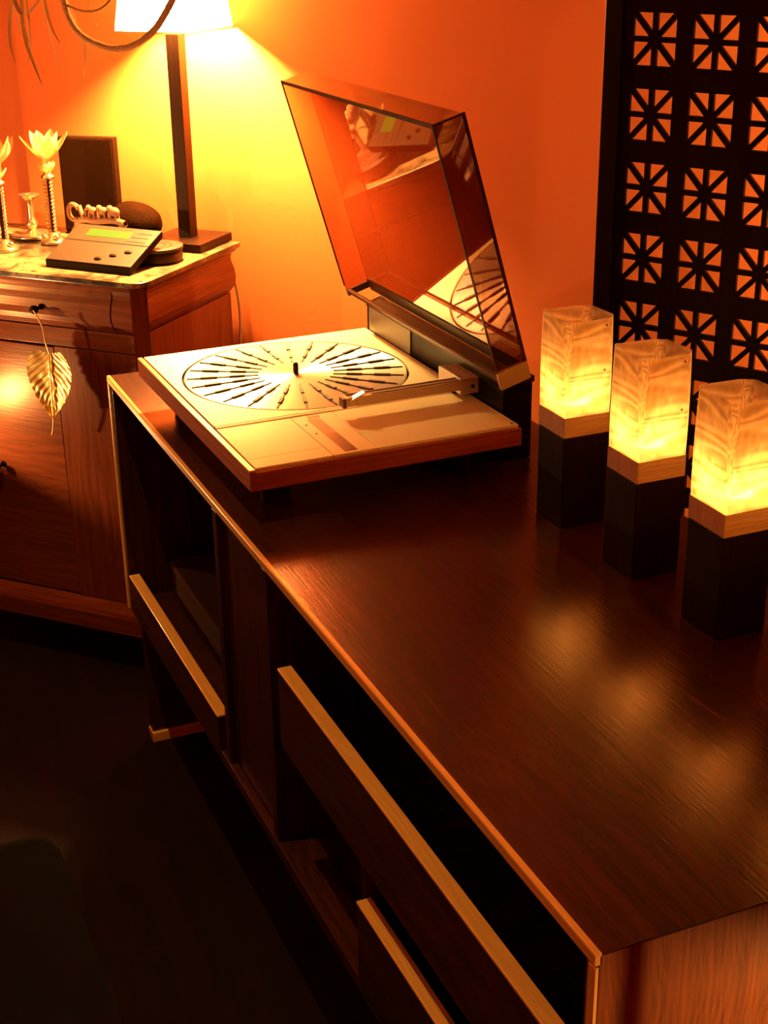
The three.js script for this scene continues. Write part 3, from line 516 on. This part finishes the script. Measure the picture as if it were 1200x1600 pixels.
// ---------------------------------------------------------------- hanging plant at the top left
{
  const q = thing('hanging_plant', 'plant with thin drooping leaves and a thick furry runner across the lamp shade', 'plant', onChest(-0.2, 1.25, -0.1), CT);
  const at = (x, y, z = 0) => [x + 0.2, y + T - 1.25, z];
  part('runner', tube([at(-0.19, 0.62, 0), at(-0.172, 0.56, 0), at(-0.1639, 0.5148), at(-0.159, 0.4871), at(-0.1423, 0.4594), at(-0.1115, 0.4432), at(-0.0776, 0.4366), at(-0.0427, 0.443), at(-0.0071, 0.464), at(0.0125, 0.4853), at(0.032, 0.513), at(0.05, 0.55)], 0.0052, 80, 10), M.bark, q, 'thick furry runner');
  part('runner', tube([at(-0.2, 0.62), at(-0.18, 0.53, 0.004), at(-0.1685, 0.5055), at(-0.1431, 0.4929), at(-0.118, 0.4896), at(-0.0944, 0.4955), at(-0.075, 0.513), at(-0.065, 0.55)], 0.0018, 50, 7), M.bark, q, 'thin runner');
  const leaf = (pts, w) => { const cv = new THREE.CatmullRomCurve3([at(-0.2, 0.63, 0), ...pts.map((p) => at(...p))].map((p) => new THREE.Vector3(...p))); const ph = rnd() * 3; return sheet((u, v) => { const c = cv.getPoint(v), k = w * Math.pow(Math.sin(Math.PI * Math.min(0.999, 0.12 + 0.88 * v)), 0.6) * (u - 0.5) * 2, an = 0.5 * Math.sin(ph + v * 2); return [c.x + k * Math.cos(an), c.y, c.z + k * Math.sin(an) + 0.0008 * Math.abs(u - 0.5)]; }, 2, 24); };
  const LV = [[[-0.2003, 0.5051], [-0.1931, 0.4489], [-0.1828, 0.4158], [-0.1764, 0.3901]], [[-0.2313, 0.5047], [-0.2315, 0.448], [-0.2214, 0.4148], [-0.207, 0.3755]], [[-0.1738, 0.5101], [-0.1535, 0.4639], [-0.1455, 0.4311], [-0.1523, 0.3928]], [[-0.1861, 0.5053], [-0.1789, 0.4681], [-0.1655, 0.442]], [[-0.14, 0.55], [-0.122, 0.5061], [-0.1148, 0.4878], [-0.1098, 0.4694]], [[-0.25, 0.53], [-0.2494, 0.4951], [-0.2508, 0.4667], [-0.2425, 0.4382]], [[-0.28, 0.53], [-0.29, 0.4908], [-0.2864, 0.4468]], [[-0.265, 0.54], [-0.2698, 0.5042], [-0.2654, 0.4664], [-0.2631, 0.4473]], [[-0.225, 0.52], [-0.226, 0.47], [-0.229, 0.43], [-0.24, 0.405]], [[-0.24, 0.53], [-0.26, 0.48], [-0.265, 0.44], [-0.259, 0.41]]];
  LV.forEach((p, i) => part('leaf', leaf(p.map(([x, y]) => [x, y, 0.02 * Math.sin(i * 2.4)]), 0.0024 + 0.0006 * (i % 3)), M.leafGreen, q));
  part('leaf', leaf([[-0.25, 0.58, 0.01], [-0.24, 0.51, 0.02], [-0.225, 0.485, 0.022], [-0.2, 0.5, 0.02], [-0.185, 0.52, 0.02]], 0.0035), M.leafGreen, q, 'leaf curling upward');
  part('pot', lathe([[0, 0.0], [0.045, 0], [0.06, 0.09], [0.063, 0.09], [0.063, 0.1], [0.055, 0.1], [0.05, 0.085], [0, 0.085]].map(([r, y]) => [r, y - 0.1]), 32).translate(0, 0.03 + 0.01, 0).translate(0, 0.0, 0), M.brassCap, q);
  part('hanger', [0, 1, 2].map((k) => tube([[0.06 * Math.cos(k * 2.1), 0.035, 0.06 * Math.sin(k * 2.1)], [0.01 * Math.cos(k * 2.1), 0.4, 0.01 * Math.sin(k * 2.1)], [0, H - 1.25 - 0.001, 0]], 0.0015, 20, 5)), M.cord, q);
}

// ---------------------------------------------------------------- left in the dark: stool, stored things
{
  const s = thing('footstool', 'black upholstered footstool with rounded corner in the dark foreground at lower left', 'stool', [0, 0, 0]);
  part('cushion', box(-0.86, 0.1, 0.79, -0.257, 0.41, 1.4, 0.03), M.leather, s);
  for (const [x, z] of [[-0.81, 0.85], [-0.31, 0.85], [-0.81, 1.34], [-0.31, 1.34]]) part('leg', cyl(0.014, 0.018, 0.1, x, 0, z, 12), M.black, s);
}
{
  const b = thing('storage_box', 'dim brown box lying in the open left compartment of the sideboard', 'box', [0.16, 0.259, 0.22]);
  part('box_body', box(-0.1, 0.001, -0.16, 0.12, 0.05, 0.14, 0.002, 2), M.card, b); part('lid', box(-0.102, 0.0505, -0.162, 0.122, 0.064, 0.142, 0.002, 2), M.card, b);
  const r = thing('folded_cloth', 'folded red patterned cloth beside the dim box in the left compartment', 'cloth', [0.16, 0.259, 0.435]);
  for (let i = 0; i < 4; i++) part('fold', box(-0.1 + 0.003 * i, 0.001 + i * 0.017, -0.04, 0.1 - 0.002 * i, 0.017 + i * 0.017, 0.042, 0.008, 2, i), M.redCloth, r);
}

// ---------------------------------------------------------------- lights beyond the frame, with an added pole and an added pendant
// candles on slim stands before the chest: their shine on its front and the shadow of the leaf
function candleStand(label, x, z, h, r, power) { // h: height of the dish
  const c = thing('candle_stand', label, 'candle stand', onChest(x, 0, z), CT);
  part('base', lathe([[0, 0], [0.06, 0], [0.06, 0.008], [0.012, 0.014], [0.006, 0.03], [0, 0.03]], 28), M.bronze, c);
  part('pole', cyl(0.006, 0.006, h - 0.03, 0, 0.03, 0, 12), M.bronze, c);
  part('dish', lathe([[0, h], [0.02, h + 0.001], [r, h + 0.008], [r - 0.0005, h + 0.0092], [0, h + 0.004]], 32), M.bronze, c);
  part('candle', cyl(0.01, 0.01, 0.012, 0, h + 0.0042, 0, 20), M.wax, c);
  part('flame', lathe([[0, 0], [0.0018, 0.001], [0.0036, 0.006], [0.0033, 0.012], [0.001, 0.021], [0, 0.022]].map(([a, y]) => [a, y + h + 0.0162]), 14), M.flame, c);
  lamp(FLAME_COLOR, power, [0, h + 0.028, 0], c, 0.006);
}
candleStand('low slim stand with a small candle close before the chest, beyond the left edge', -0.41, 0.13, 0.41, 0.043, CANDLE_POWER);
candleStand('tall slim stand with a small candle before the chest, beyond the left edge', -0.52, 0.24, 0.7, 0.07, TALL_CANDLE_POWER);
function standLamp(name, label, x, z, h, r, power, color) {
  const l = thing(name, label, 'lamp', [x, 0, z]);
  part('base', lathe([[0, 0], [0.11, 0], [0.11, 0.01], [0.02, 0.018], [0.01, 0.03], [0, 0.03]], 28), M.bronze, l);
  part('pole', cyl(0.009, 0.009, h - r - 0.03, 0, 0.03, 0, 12), M.bronze, l);
  part('bulb', ball(r, 0, h, 0, 1, 1, 1, 24, 16), M.bulb, l);
  lamp(color, power, [0, h, 0], l, r);
  return l;
}
{ const l = standLamp('low_lamp', 'low hooded globe lamp on the floor beyond the right edge', 0.42, 1.63, 0.42, 0.01, FRONT_LAMP_POWER, LAMP_COLOR);
  part('hood', lathe([[0.012, 0.5], [0.02, 0.497], [0.085, 0.455], [0.087, 0.456], [0.021, 0.5], [0.012, 0.503]], 32), M.bronze, l);  // hood added to keep the light off the right wall
  part('hood_stem', [cyl(0.003, 0.003, 0.085, 0.083, 0.395, 0, 8), cyl(0.003, 0.003, 0.003, 0, 0.5, 0, 8), tube([[0.009, 0.36, 0], [0.05, 0.37, 0], [0.083, 0.396, 0]], 0.003, 10, 6)], M.bronze, l); }
{ const c = thing('shadow_pole', 'slim wooden pole added beyond the right edge to cast a stripe on the sideboard end', 'pole', [0.15, 0, 1.463]); part('pole', cyl(0.004, 0.004, 0.56, 0, 0.02, 0, 12), M.ebony, c); part('base', lathe([[0, 0], [0.04, 0], [0.04, 0.012], [0.01, 0.02], [0, 0.02]], 24), M.ebony, c); }  // unseen pole, added to throw the dark stripe on the end panel
{ // dim unseen pendant, added over the room: it lights the pale upper edges of the drawer fronts
  const l = thing('added_pendant_lamp', 'added small pendant lamp with light blocking dark metal shade hanging from the ceiling above the picture', 'lamp', [-0.3, H, 0.62]);
  part('canopy', cyl(0.05, 0.05, 0.02, 0, -0.0205, 0, 24), M.brassCap, l);
  part('cable', cyl(0.0025, 0.0025, 0.405, 0, -0.4255, 0, 8), M.cord, l);
  part('socket', cyl(0.006, 0.006, 0.018, 0, -0.4485, 0, 12), M.brassCap, l);
  part('bulb', ball(0.012, 0, -0.46, 0, 1, 1, 1, 20, 14), M.dimBulb, l);
  // box shade, open below: its right side keeps the light off the top of the sideboard
  part('shade', [box(0.0235, -0.56, -0.062, 0.0265, -0.43, 0.062), box(-0.083, -0.56, -0.062, -0.08, -0.43, 0.062), box(-0.0799, -0.56, 0.059, 0.0234, -0.43, 0.062), box(-0.0799, -0.56, -0.062, 0.0234, -0.43, -0.059), box(-0.083, -0.4299, -0.062, 0.0265, -0.426, 0.062)], M.bronze, l);
  lamp(LAMP_COLOR, PENDANT_POWER, [0, -0.46, 0], l, 0.01);
}

scene.traverse((o) => { if (o.isMesh) { o.castShadow = true; o.receiveShadow = true; } });
renderer.render(scene, camera);
